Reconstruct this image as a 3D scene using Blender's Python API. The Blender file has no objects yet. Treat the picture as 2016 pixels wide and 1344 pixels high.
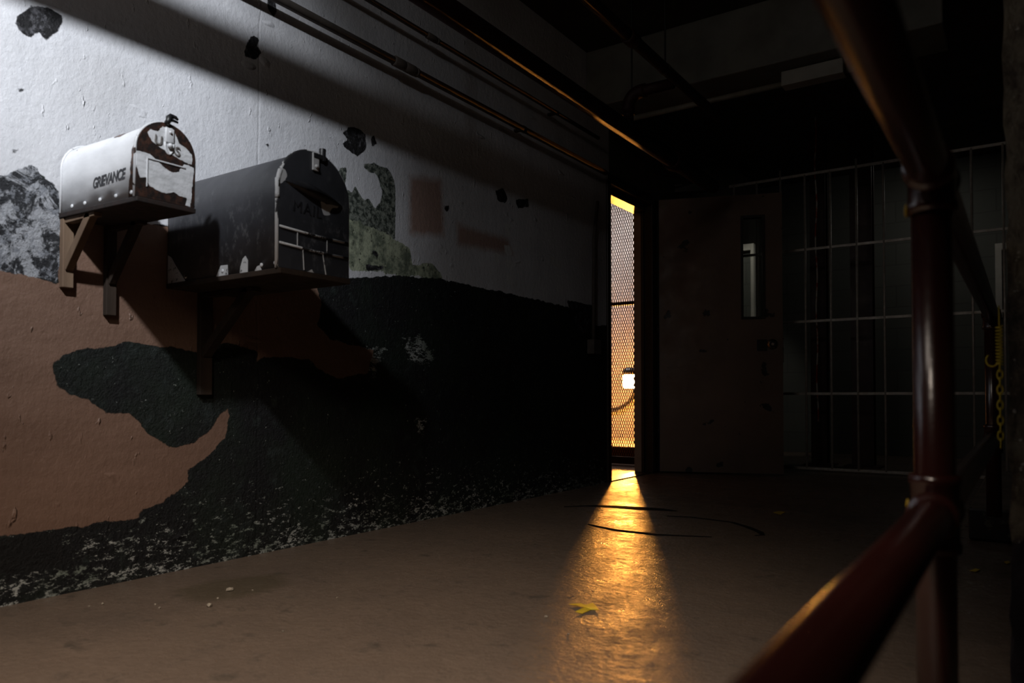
import bpy, bmesh, math, random
import numpy as np
from mathutils import Vector, Matrix
random.seed(7)
PI = math.pi
S = bpy.context.scene
COL = S.collection

# ------------------------------------------------------------------ camera, world, exposure, lamps
FPX = 1485.0; CAM_H = 0.56; YAW = math.radians(34.28); PITCH = math.radians(1.2)
HORIZON = 780.0
cd = bpy.data.cameras.new('camera'); cam = bpy.data.objects.new('camera', cd); COL.objects.link(cam)
cam.location = (0, 0, CAM_H)
cam.rotation_euler = (PI/2 + PITCH, 0, YAW)
cd.sensor_width = 36.0; cd.lens = 36.0*FPX/2016
cd.shift_y = (HORIZON - 672 - FPX*math.tan(PITCH))/2016
cd.clip_start = 0.02
cd.dof.use_dof = True; cd.dof.focus_distance = 3.4; cd.dof.aperture_fstop = 3.4
S.camera = cam

w = bpy.data.worlds.new('world'); S.world = w; w.use_nodes = True
w.node_tree.nodes['Background'].inputs[0].default_value = (0.5, 0.55, 0.7, 1)
w.node_tree.nodes['Background'].inputs[1].default_value = 0.002
S.view_settings.view_transform = 'Standard'; S.view_settings.look = 'None'
S.view_settings.exposure = 0.0; S.view_settings.gamma = 1.0; S.view_settings.use_curve_mapping = False

def lamp(name, kind, loc, energy, color, size=0.1, rot=None, spot=None, blend=0.5):
    l = bpy.data.lights.new(name, kind); l.energy = energy; l.color = color
    if kind == 'AREA': l.shape = 'DISK'; l.size = size
    else: l.shadow_soft_size = size
    if spot: l.spot_size = math.radians(spot); l.spot_blend = blend
    o = bpy.data.objects.new(name, l); COL.objects.link(o); o.location = loc
    if rot is not None:
        o.rotation_euler = Vector(rot).to_track_quat('-Z', 'Y').to_euler()
    return o
KEY_POS = Vector((-0.66, -0.35, 2.58))
lamp('ceiling_lamp_light', 'SPOT', KEY_POS, 430, (0.92, 0.95, 1.0), 0.05, rot=Vector((-2.26, 0.80, 1.68))-KEY_POS, spot=52, blend=1.0)
lamp('ceiling_lamp_halo', 'SPOT', KEY_POS, 36, (0.92, 0.95, 1.0), 0.05, rot=Vector((-2.26, 1.25, 1.35))-KEY_POS, spot=72, blend=1.0)
FILL_POS = Vector((-0.5, -0.25, 1.7))
lamp('room_fill_light', 'SPOT', FILL_POS, 225, (1.0, 0.84, 0.70), 0.12, rot=Vector((-1.15, 0.85, 0))-FILL_POS, spot=74, blend=1.0)
lamp('room_bounce_light', 'AREA', (-1.15, -0.3, 2.6), 4.2, (1.0, 0.88, 0.76), 0.7, rot=(0.12, 1.0, -0.42))
lamp('far_room_ceiling_light', 'AREA', (-4.6, 7.6, 3.1), 170, (1.0, 0.95, 0.93), 0.5, rot=(0.05, 1.0, -0.75))
lamp('added_frame_spot', 'SPOT', (-1.85, 6.35, 2.5), 10, (1.0, 0.93, 0.82), 0.05, rot=(-0.28, 0.65, -1.0), spot=40, blend=0.6)  # unseen spot, added to brighten the pale frame behind the door
lamp('added_cell_fill', 'AREA', (-0.6, 7.0, 2.5), 1.0, (1.0, 0.95, 0.85), 0.5, rot=(-0.15, 0.3, -1.0))  # unseen area light, added to lift the dim zone behind the bars
LX, LY, LZ = -4.06, 8.55, 0.75

# ------------------------------------------------------------------ helpers
def tag(o, label=None, cat=None, group=None, kind=None):
    if label: o['label'] = label
    if cat: o['category'] = cat
    if group: o['group'] = group
    if kind: o['kind'] = kind
    return o
def thing(name, label, cat, loc=(0, 0, 0), rz=0, group=None, kind=None):
    o = bpy.data.objects.new(name, None); COL.objects.link(o); o.location = loc; o.rotation_euler = (0, 0, rz)
    o.empty_display_size = 0.05
    return tag(o, label, cat, group, kind)
def obj(name, bm, mat, parent=None, smooth=False, loc=None):
    me = bpy.data.meshes.new(name)
    bmesh.ops.recalc_face_normals(bm, faces=bm.faces)
    bm.to_mesh(me); bm.free()
    o = bpy.data.objects.new(name, me); COL.objects.link(o)
    for m in (mat if isinstance(mat, (list, tuple)) else [mat]): me.materials.append(m)
    if smooth:
        for p in me.polygons: p.use_smooth = True
    if parent: o.parent = parent
    if loc: o.location = loc
    return o
def BM(): return bmesh.new()
def box(bm, x0, x1, y0, y1, z0, z1, M=None, bev=0.0):
    r = bmesh.ops.create_cube(bm, size=1.0)
    vs = r['verts']
    for v in vs:
        v.co = Vector((x0+(v.co.x+.5)*(x1-x0), y0+(v.co.y+.5)*(y1-y0), z0+(v.co.z+.5)*(z1-z0)))
    if bev > 0:
        es = list({e for v in vs for e in v.link_edges})
        rr = bmesh.ops.bevel(bm, geom=es, offset=bev, segments=2, affect='EDGES', profile=0.5)
        vs = list({v for f in rr['faces'] for v in f.verts} | {v for v in vs if v.is_valid})
    if M is not None:
        for v in vs: v.co = M @ v.co
    return vs
def tube(bm, pts, rad, seg=16, caps=True):
    pts = [Vector(p) for p in pts]
    rads = rad if isinstance(rad, (list, tuple)) else [rad]*len(pts)
    rings = []; up = None
    for i, p in enumerate(pts):
        if i == 0: d = pts[1]-pts[0]
        elif i == len(pts)-1: d = pts[-1]-pts[-2]
        else: d = (pts[i+1]-p).normalized()+(p-pts[i-1]).normalized()
        d.normalize()
        if up is None:
            up = Vector((0, 0, 1)) if abs(d.z) < .9 else Vector((1, 0, 0))
        a = d.cross(up)
        if a.length < 1e-4: a = d.cross(Vector((0, 1, 0)))
        a.normalize(); b = a.cross(d).normalized(); up = b
        rings.append([bm.verts.new(p+(a*math.cos(t)+b*math.sin(t))*rads[i]) for t in [2*PI*k/seg for k in range(seg)]])
    for r0, r1 in zip(rings, rings[1:]):
        for k in range(seg):
            bm.faces.new((r0[k], r0[(k+1) % seg], r1[(k+1) % seg], r1[k]))
    if caps:
        bm.faces.new(rings[0]); bm.faces.new(rings[-1][::-1])
def ball(bm, c, r, sx=1, sy=1, sz=1, u=16, v=10):
    rr = bmesh.ops.create_uvsphere(bm, u_segments=u, v_segments=v, radius=r)
    for q in rr['verts']:
        q.co = Vector((q.co.x*sx, q.co.y*sy, q.co.z*sz))+Vector(c)

Fw = np.array((-math.sin(YAW), math.cos(YAW))); Rt = np.array((math.cos(YAW), math.sin(YAW)))
WX = -2.26                                    # the painted side of the left wall
def on_wall(px, py, X=WX):
    """where a sight line of the photograph meets the plane of the left wall: (Y, z)"""
    r = (px-1008)/FPX
    D = X/(Fw[0]+r*Rt[0])
    return (Fw[1]+r*Rt[1])*D, CAM_H+(HORIZON-py)/FPX*D
def on_floor(px, py, z=0):
    D = (CAM_H-z)*FPX/(py-HORIZON); r = (px-1008)/FPX
    p = (Fw+r*Rt)*D
    return float(p[0]), float(p[1])

# ---- node helpers
class NT:
    def __init__(s, name):
        s.m = bpy.data.materials.new(name); s.m.use_nodes = True; s.t = s.m.node_tree
        s.b = s.t.nodes['Principled BSDF']; s.tc = s.t.nodes.new('ShaderNodeTexCoord')
    def lk(s, a, b): s.t.links.new(a, b)
    def put(s, sock, v):
        if v is None: return
        if isinstance(v, (int, float)): sock.default_value = v
        elif isinstance(v, (tuple, list)): sock.default_value = (*v, 1) if len(v) == 3 and sock.type == 'RGBA' else v
        else: s.lk(v, sock)
    def coord(s, scale=(1, 1, 1), loc=(0, 0, 0)):
        mp = s.t.nodes.new('ShaderNodeMapping'); mp.inputs['Scale'].default_value = scale; mp.inputs['Location'].default_value = loc
        s.lk(s.tc.outputs['Object'], mp.inputs['Vector']); return mp.outputs[0]
    def noise(s, scale, detail=4, rough=.55, vec=None, dist=0):
        n = s.t.nodes.new('ShaderNodeTexNoise'); n.inputs['Scale'].default_value = scale
        n.inputs['Detail'].default_value = detail; n.inputs['Roughness'].default_value = rough; n.inputs['Distortion'].default_value = dist
        s.lk(vec or s.tc.outputs['Object'], n.inputs['Vector']); return n.outputs['Fac']
    def voro(s, scale, vec=None, feat='F1'):
        n = s.t.nodes.new('ShaderNodeTexVoronoi'); n.inputs['Scale'].default_value = scale; n.feature = feat
        s.lk(vec or s.tc.outputs['Object'], n.inputs['Vector']); return n.outputs['Distance']
    def math(s, op, a, b=None, c=None):
        n = s.t.nodes.new('ShaderNodeMath'); n.operation = op
        s.put(n.inputs[0], a); s.put(n.inputs[1], b)
        if c is not None: s.put(n.inputs[2], c)
        return n.outputs[0]
    def step(s, v, a, b, lo=0., hi=1.):
        n = s.t.nodes.new('ShaderNodeMapRange'); s.put(n.inputs[0], v)
        for i, q in enumerate((a, b, lo, hi)): n.inputs[i+1].default_value = q
        n.clamp = True; return n.outputs[0]
    def mix(s, f, a, b):
        n = s.t.nodes.new('ShaderNodeMix'); n.data_type = 'RGBA'
        s.put(n.inputs[0], f); s.put(n.inputs[6], a); s.put(n.inputs[7], b); return n.outputs[2]
    def attr(s, name):
        n = s.t.nodes.new('ShaderNodeAttribute'); n.attribute_name = name; return n.outputs['Fac']
    def bump(s, h, strength=.5, dist=.01, prev=None):
        n = s.t.nodes.new('ShaderNodeBump'); s.put(n.inputs['Height'], h); n.inputs['Strength'].default_value = strength
        n.inputs['Distance'].default_value = dist
        if prev is not None: s.lk(prev, n.inputs['Normal'])
        return n.outputs[0]
    def out(s, col=None, rough=None, metal=None, normal=None, spec=None):
        s.put(s.b.inputs['Base Color'], col); s.put(s.b.inputs['Roughness'], rough); s.put(s.b.inputs['Metallic'], metal)
        s.put(s.b.inputs['Specular IOR Level'], spec)
        if normal is not None: s.lk(normal, s.b.inputs['Normal'])
        return s.m
def simple(name, c1, c2, scale=20, rough=.5, metal=0, bump=.2, spec=.5, stretch=(1, 1, 1)):
    n = NT(name); v = n.coord(stretch)
    f = n.noise(scale, 5, .6, v)
    return n.out(n.mix(n.step(f, .35, .65), c1, c2), n.step(f, .3, .7, rough-.08, rough+.1), metal, n.bump(n.noise(scale*2, 4, .6, v), bump, .004), spec)
def worn(name, base, worncol, amount, scale=18, rough=.45, stretch=(1, 1, 1), spec=.5):
    n = NT(name); v = n.coord(stretch)
    f = n.step(n.noise(scale, 6, .65, v), amount, amount+.03)
    g = n.noise(5, 3)
    b = n.mix(n.step(g, .3, .7), base, tuple(q*.7 for q in base))
    return n.out(n.mix(f, b, worncol), n.step(f, 0, 1, rough, .85), 0, n.bump(n.math('ADD', f, n.math('MULTIPLY', n.noise(60, 3), .4)), .35, .003), spec)

# ---- paint regions: signed distance (positive inside), stored on a fine mesh as attributes
def sdf(P, poly):
    poly = np.array(poly, float); n = len(poly)
    d2 = np.full(len(P), 1e9); inside = np.zeros(len(P), bool)
    for i in range(n):
        a = poly[i]; b = poly[(i+1) % n]; e = b-a; q = P-a
        t = np.clip((q@e)/max(e@e, 1e-12), 0, 1)
        r = q-t[:, None]*e
        d2 = np.minimum(d2, (r*r).sum(1))
        c = (a[1] > P[:, 1]) != (b[1] > P[:, 1])
        with np.errstate(divide='ignore', invalid='ignore'):
            xi = (b[0]-a[0])*(P[:, 1]-a[1])/(b[1]-a[1])+a[0]
        inside ^= c & (P[:, 0] < xi)
    d = np.sqrt(d2); return np.where(inside, d, -d)
def sdfs(P, polys):
    r = np.full(len(P), -1e3)
    for p in polys: r = np.maximum(r, sdf(P, p))
    return r
def add_attr(me, name, vals):
    a = me.attributes.new(name, 'FLOAT', 'POINT'); a.data.foreach_set('value', np.asarray(vals, np.float32))

# ------------------------------------------------------------------ wall paint
WHITE = [(-700, -700), (1300, -700), (1300, 640), (1165, 640), (1150, 622), (1120, 604), (1000, 577), (870, 549), (800, 542), (684, 545),
         (600, 520), (325, 443), (250, 432), (113, 404), (108, 372), (60, 330), (0, 345), (-700, 300)]
PINK = [(-700, 420), (-100, 505), (0, 531), (40, 538), (80, 548), (111, 557), (100, 480), (112, 404), (250, 432), (325, 444), (600, 521), (622, 560), (632, 600), (625, 640), (650, 668), (735, 690),
        (722, 735), (660, 745), (600, 705), (520, 702), (470, 735), (440, 790), (453, 818), (444, 862), (406, 900), (371, 922), (371, 948), (324, 987), (280, 1004), (276, 1019),
        (186, 1030), (0, 1056), (-300, 1100), (-700, 1150)]
HOLE = [(104, 721), (112, 758), (134, 777), (181, 790), (207, 814), (255, 816), (280, 840), (302, 860), (337, 881), (380, 875), (410, 853), (432, 818),
        (462, 792), (500, 745), (510, 690), (450, 675), (384, 690), (367, 685), (302, 680), (259, 674), (224, 680), (173, 685), (129, 695)]
MOTT = [(-700, 300), (0, 345), (30, 333), (48, 324), (68, 323), (76, 345), (95, 355), (110, 375), (113, 404), (118, 440), (112, 560), (80, 548), (50, 540), (0, 531), (-100, 505), (-700, 420)]
CHIPS = [[(22, 22), (50, 5), (85, 8), (112, 25), (114, 40), (95, 62), (80, 70), (64, 52), (48, 66), (28, 55), (20, 38)],
         [(482, 78), (492, 61), (504, 70), (500, 84), (510, 96), (498, 114), (478, 106), (474, 92)],
         [(522, -20), (538, -20), (539, 14), (534, 27), (524, 12)],
         [(672, 258), (684, 245), (706, 251), (718, 262), (719, 290), (702, 306), (684, 292), (673, 282), (682, 270)],
         [(727, 266), (735, 262), (739, 280), (730, 286)], [(22, 171), (36, 169), (38, 175), (25, 178)],
         [(15, 291), (31, 290), (30, 299), (18, 300)], [(524, 278), (530, 290), (524, 288), (520, 280)],
         [(974, 372), (990, 368), (1000, 390), (996, 400), (980, 392)], [(1015, 392), (1040, 388), (1042, 405), (1020, 408)],
         [(872, 402), (884, 404), (880, 418), (874, 410)], [(1115, 590), (1165, 600), (1175, 660), (1140, 655)],
         [(735, 488), (744, 500), (742, 508), (732, 498)], [(720, 520), (760, 524), (742, 532), (722, 530)]]
GREEN = [[(664, 330), (678, 328), (680, 345), (674, 372), (668, 360)], [(714, 322), (735, 318), (760, 328), (775, 352), (776, 470), (764, 470), (700, 430), (690, 400), (696, 360), (706, 382), (714, 398), (724, 394), (738, 410), (748, 396), (752, 372), (740, 340), (722, 332)],
         [(680, 372), (706, 384), (720, 400), (776, 430), (778, 472), (684, 436)]]
YELLOW = [[(684, 430), (730, 446), (776, 470), (806, 486), (812, 520), (850, 520), (872, 552), (800, 541), (760, 535), (684, 530)]]
ROSE = [[(806, 345), (868, 352), (874, 464), (806, 458)], [(900, 440), (1000, 470), (1010, 500), (900, 480)]]
FLECK = [[(795, 662), (828, 655), (852, 690), (858, 712), (822, 722), (800, 700)], [(520, 625), (560, 628), (565, 660), (530, 660)], [(700, 680), (760, 684), (740, 740), (712, 726)],
         [(818, 820), (838, 824), (836, 856), (820, 850)]]
SPOTS = [[(992, 480), (1004, 482), (1008, 500), (1000, 505), (994, 494)], [(996, 508), (1010, 512), (1010, 530), (998, 528)], [(972, 498), (984, 500), (982, 516), (974, 512)],
         [(996, 540), (1008, 540), (1009, 560), (997, 560)], [(994, 438), (1004, 440), (1006, 466), (996, 462)], [(1080, 500), (1108, 515), (1104, 530), (1085, 518)]]
BLACKBAND = [(-700, 1150), (0, 1062), (128, 1040), (124, 1118), (0, 1128), (-700, 1240)]

def wp(poly):
    out = []
    for x, y in poly:
        x = max(x, -330)                      # keeps clear of the sight-line singularity at far left
        out.append(on_wall(x, y))
    return out
def wall_paint_material():
    n = NT('peeling_wall_paint')
    jag = n.math('MULTIPLY', n.math('SUBTRACT', n.noise(9, 8, .68), .5), .085)
    jag2 = n.math('MULTIPLY', n.math('SUBTRACT', n.noise(22, 6, .62), .5), .035)
    def region(name, j=jag2, w=.0015):
        return n.step(n.math('ADD', n.attr(name), j), -w, w)
    streak = n.coord((1, 7, .9)); fine = n.noise(34, 6, .6)
    # old dark layers: near black with green, pale flecks
    old = n.mix(n.step(n.noise(3.2, 5, .6), .42, .62), (.0020, .0024, .003), (.005, .011, .006))
    old = n.mix(n.step(n.noise(15, 6, .7), .56, .66), old, (.013, .019, .017))
    sepz = n.t.nodes.new('ShaderNodeSeparateXYZ'); n.lk(n.tc.outputs['Object'], sepz.inputs[0])
    low = n.step(sepz.outputs[2], 0.0, .34, .13, 0)
    fl = n.noise(48, 8, .78, n.coord((1, .65, 1.5)))
    fleckm0 = n.step(n.noise(75, 3, .6, n.coord((1, 1, 1.2))), .70, .73)
    fleckm = n.step(n.math('ADD', n.math('ADD', fl, low), n.step(n.attr('fleck'), -.03, .02, 0, .16)), .655, .685)
    fleckm = n.math('MAXIMUM', fleckm, fleckm0)
    old = n.mix(fleckm, old, n.mix(n.step(n.noise(7, 3), .4, .6), (.38, .40, .38), (.16, .19, .16)))
    # mottled patch of grey and black
    mot = n.mix(n.step(n.noise(13, 8, .72, None, .6), .47, .53), (.012, .013, .016), (.30, .31, .33))
    mot = n.mix(n.step(n.noise(40, 5, .7), .52, .6), mot, (.17, .18, .20))
    # white coat
    g = n.noise(4, 5, .6, n.coord((1, 2.2, .7)))
    white = n.mix(n.step(g, .3, .7), (.60, .61, .64), (.50, .51, .54))
    white = n.mix(n.step(n.noise(1.2, 4), .45, .7), white, (.44, .44, .45))
    white = n.mix(region('rose', jag2, .02), white, (.34, .235, .20))
    white = n.mix(region('spots'), white, (.55, .56, .56))
    gsp = n.noise(46, 7, .75)
    white = n.mix(region('green', n.math('MULTIPLY', jag, .6)), white, n.mix(n.step(gsp, .44, .58), (.028, .035, .030), (.20, .22, .19)))
    ycol = n.mix(n.step(n.noise(17, 7, .7), .44, .60), (.33, .36, .26), (.11, .13, .095))
    ycol = n.mix(n.step(gsp, .56, .64), ycol, (.02, .025, .02))
    white = n.mix(region('yellow', jag), white, ycol)
    # brown-pink coat
    pk = n.noise(6, 6, .62, n.coord((1, .5, 1.8)))
    pink = n.mix(n.step(pk, .3, .7), (.185, .112, .08), (.14, .082, .057))
    mW = region('white'); mP = region('pink'); mM = region('mottled')
    mB = region('chips', n.math('MULTIPLY', jag2, .8)); mH = region('hole', n.math('MULTIPLY', jag, .55)); mK = region('blackband')
    c = n.mix(mP, old, pink); c = n.mix(mH, c, old)
    c = n.mix(mW, c, white); c = n.mix(mM, c, mot)
    c = n.mix(mB, c, n.mix(n.step(n.noise(40, 5, .7), .52, .66), (.006, .006, .007), (.09, .09, .10))); c = n.mix(mK, c, (.002, .002, .002))
    layer = n.math('MAXIMUM', n.math('MULTIPLY', mP, n.math('SUBTRACT', 1, mH)), mW)
    layer = n.math('MULTIPLY', layer, n.math('SUBTRACT', 1, n.math('MAXIMUM', mB, n.math('MULTIPLY', mM, .7))))
    b1 = n.bump(layer, .9, .006)
    # brush strokes, blisters and ridges
    bl = n.math('ADD', n.step(n.noise(24, 3, .5, n.coord((1, 1.5, .7))), .67, .75), n.step(n.noise(9, 2, .5, n.coord((1, .6, 1.5))), .70, .76))
    brush = n.math('MULTIPLY', n.noise(42, 8, .66, n.coord((1, 1.0, .8))), .5)
    cr = n.noise(60, 5, .75)
    b2 = n.bump(n.math('ADD', brush, n.math('MULTIPLY', bl, n.step(n.noise(4, 3), .42, .56))), .75, .009, b1)
    oldm = n.math('SUBTRACT', 1, layer)
    b3 = n.bump(n.math('MULTIPLY', cr, n.math('ADD', .15, n.math('MULTIPLY', oldm, 1.0))), .8, .012, b2)
    seam = n.step(n.math('ABSOLUTE', n.math('SUBTRACT', n.math('ADD', sepz.outputs[1], n.math('MULTIPLY', n.noise(3, 2), .05)), 1.735)), 0, .007, 0, 1)
    b4 = n.bump(seam, .35, .003, b3)
    return n.out(c, n.mix(layer, (.62,)*3, (.48,)*3), 0, b4, .35)

M = {}
M['wall'] = wall_paint_material()
M['plain'] = simple('grey_plaster', (.10, .085, .07), (.07, .06, .05), 6, .8)
M['ceiling'] = simple('ceiling_concrete', (.055, .04, .03), (.035, .025, .02), 5, .85)
M['cream'] = simple('cream_wall', (.17, .155, .147), (.14, .125, .118), 3, .7)
M['beam'] = simple('painted_beam', (.15, .15, .13), (.11, .11, .095), 5, .7)

def build_left_wall():
    y0, y1, z1, st = 0.45, 4.45, 2.72, 0.0105
    ny = int((y1-y0)/st)+1; nz = int(z1/st)+1
    ys = np.linspace(y0, y1, ny); zs = np.linspace(0, z1, nz)
    Yg, Zg = np.meshgrid(ys, zs, indexing='ij')
    P = np.stack([Yg.ravel(), Zg.ravel()], 1)
    verts = np.stack([np.full(len(P), WX), P[:, 0], P[:, 1]], 1)
    i = np.arange(ny*nz).reshape(ny, nz)
    f = np.stack([i[:-1, :-1].ravel(), i[1:, :-1].ravel(), i[1:, 1:].ravel(), i[:-1, 1:].ravel()], 1)
    nb = len(verts)
    bv = []; bf = []
    def bx(x0, x1, a0, a1, b0, b1, front=True):
        k = nb+len(bv)
        bv.extend([(x, y, z) for x in (x0, x1) for y in (a0, a1) for z in (b0, b1)])
        fs = [(0, 1, 3, 2), (4, 6, 7, 5), (0, 4, 5, 1), (2, 3, 7, 6), (0, 2, 6, 4), (1, 5, 7, 3)]
        for j, q in enumerate(fs):
            if j == 1 and not front: continue
            bf.append(tuple(k+t for t in q))
    IN = WX-0.13
    bx(IN, WX, y0, y1, 0, z1, front=False)
    bx(IN, WX, -1.6, y0, 0, z1)
    bx(IN, IN+.06, -1.6, y1, z1, 3.4)
    bx(IN, WX, y1, 5.16, 2.0, 3.4)
    bx(IN, WX, 5.16, 10.0, 0, 3.4)
    me = bpy.data.meshes.new('wall_left')
    me.from_pydata(np.vstack([verts, np.array(bv)]).tolist(), [], f.tolist()+bf)
    me.materials.append(M['wall']); me.materials.append(M['plain'])
    for k in range(len(f), len(f)+len(bf)): me.polygons[k].material_index = 1
    P2 = np.vstack([P, np.array([(b[1], b[2]) for b in bv])])
    for nme, polys in (('white', [WHITE]), ('pink', [PINK]), ('hole', [HOLE]), ('mottled', [MOTT]), ('chips', CHIPS), ('green', GREEN), ('yellow', YELLOW),
                       ('rose', ROSE), ('fleck', FLECK), ('spots', SPOTS), ('blackband', [BLACKBAND])):
        add_attr(me, nme, sdfs(P2, [wp(q) for q in polys]))
    o = bpy.data.objects.new('wall_left', me); COL.objects.link(o); tag(o, kind='structure')
build_left_wall()

# ------------------------------------------------------------------ floor, ceiling, other walls
def floor_material():
    n = NT('worn_brown_floor')
    a = n.noise(2.2, 6, .6); b = n.noise(11, 7, .68); c = n.noise(70, 4, .6)
    col = n.mix(n.step(a, .35, .65), (.150, .112, .085), (.112, .085, .066))
    col = n.mix(n.step(b, .56, .70), col, (.072, .058, .045))
    col = n.mix(n.step(n.voro(38), .05, .02), col, (.03, .025, .02))
    st = n.step(n.attr('stain'), -.02, .03)
    col = n.mix(n.math('MULTIPLY', st, .55), col, (.060, .050, .028))
    r = n.step(n.math('ADD', n.math('MULTIPLY', a, .4), n.math('MULTIPLY', b, .6)), .38, .62, .22, .50)
    r = n.math('ADD', r, n.step(n.noise(45, 6, .75), .50, .62, 0, .22))
    nb = n.bump(n.math('ADD', n.math('MULTIPLY', b, .8), n.math('MULTIPLY', c, .5)), .7, .006)
    nb = n.bump(n.noise(24, 5, .6, n.coord((1.0, 1.0, 1))), .35, .004, nb)
    return n.out(col, r, 0, nb, .28)
M['floor'] = floor_material()
def plane_grid(name, x0, x1, y0, y1, z, nx, ny, mat):
    bm = BM()
    vs = [[bm.verts.new((x0+(x1-x0)*i/nx, y0+(y1-y0)*j/ny, z)) for j in range(ny+1)] for i in range(nx+1)]
    for i in range(nx):
        for j in range(ny): bm.faces.new((vs[i][j], vs[i+1][j], vs[i+1][j+1], vs[i][j+1]))
    return obj(name, bm, mat)
fl = plane_grid('floor', -6, 2.6, -1.6, 10, 0, 172, 232, M['floor']); tag(fl, kind='structure')
co = np.array([v.co[:2] for v in fl.data.vertices])
STAIN = [[(345, 1160), (420, 1140), (560, 1125), (570, 1150), (480, 1175), (380, 1185)]]
add_attr(fl.data, 'stain', sdfs(co, [[on_floor(*q) for q in s] for s in STAIN]))
def wallbox(name, *a, mat='plain'):
    bm = BM(); box(bm, *a); return tag(obj(name, bm, M[mat]), kind='structure')
wallbox('ceiling', WX-.07, 2.6, -1.6, 10, 2.72, 2.85, mat='ceiling')
wallbox('ceiling_far', -6, WX-.13, -1.6, 10, 3.4, 3.5, mat='cream')
wallbox('wall_far', -6, WX-.13, 9.5, 9.65, 0, 3.4, mat='cream')
wallbox('wall_far_side', -6.1, -6, -1.6, 10, 0, 3.4, mat='cream')
wallbox('wall_near', -6, 2.6, -1.7, -1.6, 0, 3.4)
wallbox('wall_right', 2.6, 2.7, -1.6, 10, 0, 2.72)
def block_material():
    n = NT('painted_block_wall')
    br = n.t.nodes.new('ShaderNodeTexBrick'); n.lk(n.coord((1, 1, 1)), br.inputs['Vector'])
    mp = br.inputs['Vector'].links[0].from_node; mp.inputs['Rotation'].default_value = (PI/2, 0, 0)
    br.inputs['Scale'].default_value = 1.0; br.inputs['Brick Width'].default_value = .40; br.inputs['Row Height'].default_value = .20
    br.inputs['Mortar Size'].default_value = .006
    br.inputs['Color1'].default_value = (.115, .12, .108, 1); br.inputs['Color2'].default_value = (.10, .107, .097, 1); br.inputs['Mortar'].default_value = (.085, .087, .08, 1)
    return n.out(br.outputs['Color'], .7, 0, n.bump(br.outputs['Fac'], -.5, .01))
M['block'] = block_material()
bm = BM(); box(bm, WX, 2.6, 7.9, 8.0, 0, 2.72); tag(obj('wall_back', bm, M['block']), kind='structure')

# concrete beam across the ceiling
bm = BM(); box(bm, WX+.001, -0.31, 4.14, 4.50, 2.36, 2.719, bev=.008); bmo = obj('trim_beam', bm, M['beam']); tag(bmo, kind='structure')

# ------------------------------------------------------------------ doorway
M['frame'] = worn('door_frame_paint', (.036, .024, .016), (.012, .009, .007), .68, 14, .35)
M['jamb'] = simple('jamb_lit_tone', (.34, .27, .22), (.26, .21, .17), 8, .55)  # lit version of the frame paint: light on the reveal put into colour
JX0, JX1 = WX-.135, WX+.012
bm = BM(); box(bm, JX0+.002, JX0+.062, 5.112, 5.121, .007, 1.964, bev=.002); tag(obj('trim_lit_reveal', bm, M['jamb']), kind='structure')  # thin strip over the far jamb reveal, coloured as if lit
bm = BM()
box(bm, JX0, JX1, 5.12, 5.20, 0, 2.03, bev=.003); box(bm, JX0+.065, JX0+.085, 5.095, 5.125, 0, 1.96, bev=.002)
box(bm, JX0, JX1, 4.41, 4.46, 0, 2.03, bev=.003)
box(bm, JX0, JX1, 4.46, 5.12, 1.965, 2.03, bev=.003)
box(bm, JX0, JX1-.045, 4.46, 5.12, 1.915, 1.95, bev=.003); box(bm, JX0+.02, JX1-.06, 4.46, 5.12, 1.945, 1.97)
box(bm, JX0, WX, 4.46, 5.12, 0, .006)
tag(obj('trim_door_frame', bm, M['frame']), kind='structure')

# the open steel door
def door_material():
    n = NT('chipped_brown_door_paint')
    c = n.mix(n.step(n.noise(3, 5), .35, .65), (.20, .135, .098), (.155, .108, .08))
    chip = n.step(n.noise(7.5, 4, .55), .665, .68)
    c = n.mix(chip, c, (.012, .010, .010))
    return n.out(c, n.step(n.noise(9, 4), .3, .7, .35, .6), 0, n.bump(n.math('SUBTRACT', n.noise(30, 4), n.math('MULTIPLY', chip, .7)), .3, .004))
M['door'] = door_material()
M['chrome'] = simple('worn_chrome', (.62, .60, .56), (.40, .38, .36), 40, .28, 1)
M['black'] = simple('black_enamel', (.006, .006, .007), (.012, .012, .013), 20, .4)
M['darkmetal'] = simple('dark_steel', (.03, .028, .026), (.018, .016, .015), 25, .45, .3)
ng = NT('wired_glass'); ng.b.inputs['Transmission Weight'].default_value = 1.0
M['glass'] = ng.out((.9, .95, .92), .02, 0)
HX, HY = WX+.025, 5.215
ang = math.atan2(.29, .79); LW = 0.86
dr = thing('door_1', None, None, (HX, HY, 0), ang, kind='structure'); dr['kind'] = 'structure'
u0, u1, z0, z1 = .595, .725, 1.13, 1.84; T = .022
bm = BM()
box(bm, 0, u0, -T, T, .012, 2.01); box(bm, u1, LW, -T, T, .012, 2.01)
box(bm, u0, u1, -T, T, .012, z0); box(bm, u0, u1, -T, T, z1, 2.01)
bmesh.ops.remove_doubles(bm, verts=bm.verts, dist=1e-5)
obj('door_leaf', bm, M['door'], dr)
bm = BM()
for a in ((u0-.018, u0, z0-.018, z1+.018), (u1, u1+.018, z0-.018, z1+.018), (u0, u1, z0-.018, z0), (u0, u1, z1, z1+.018)):
    box(bm, a[0], a[1], -T-.008, T+.008, a[2], a[3], bev=.002)
wf = obj('window_frame', bm, M['darkmetal'], dr)
bm = BM(); box(bm, u0, u1, -.003, .003, z0, z1); obj('window_pane', bm, M['glass'], wf)
bm = BM(); tube(bm, [(.79, -T-.014, .93), (.79, -T, .93)], [.034, .038], 28); lk = obj('lock_cylinder', bm, M['chrome'], dr, True)
lk['label'] = 'round chrome lock'
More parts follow.
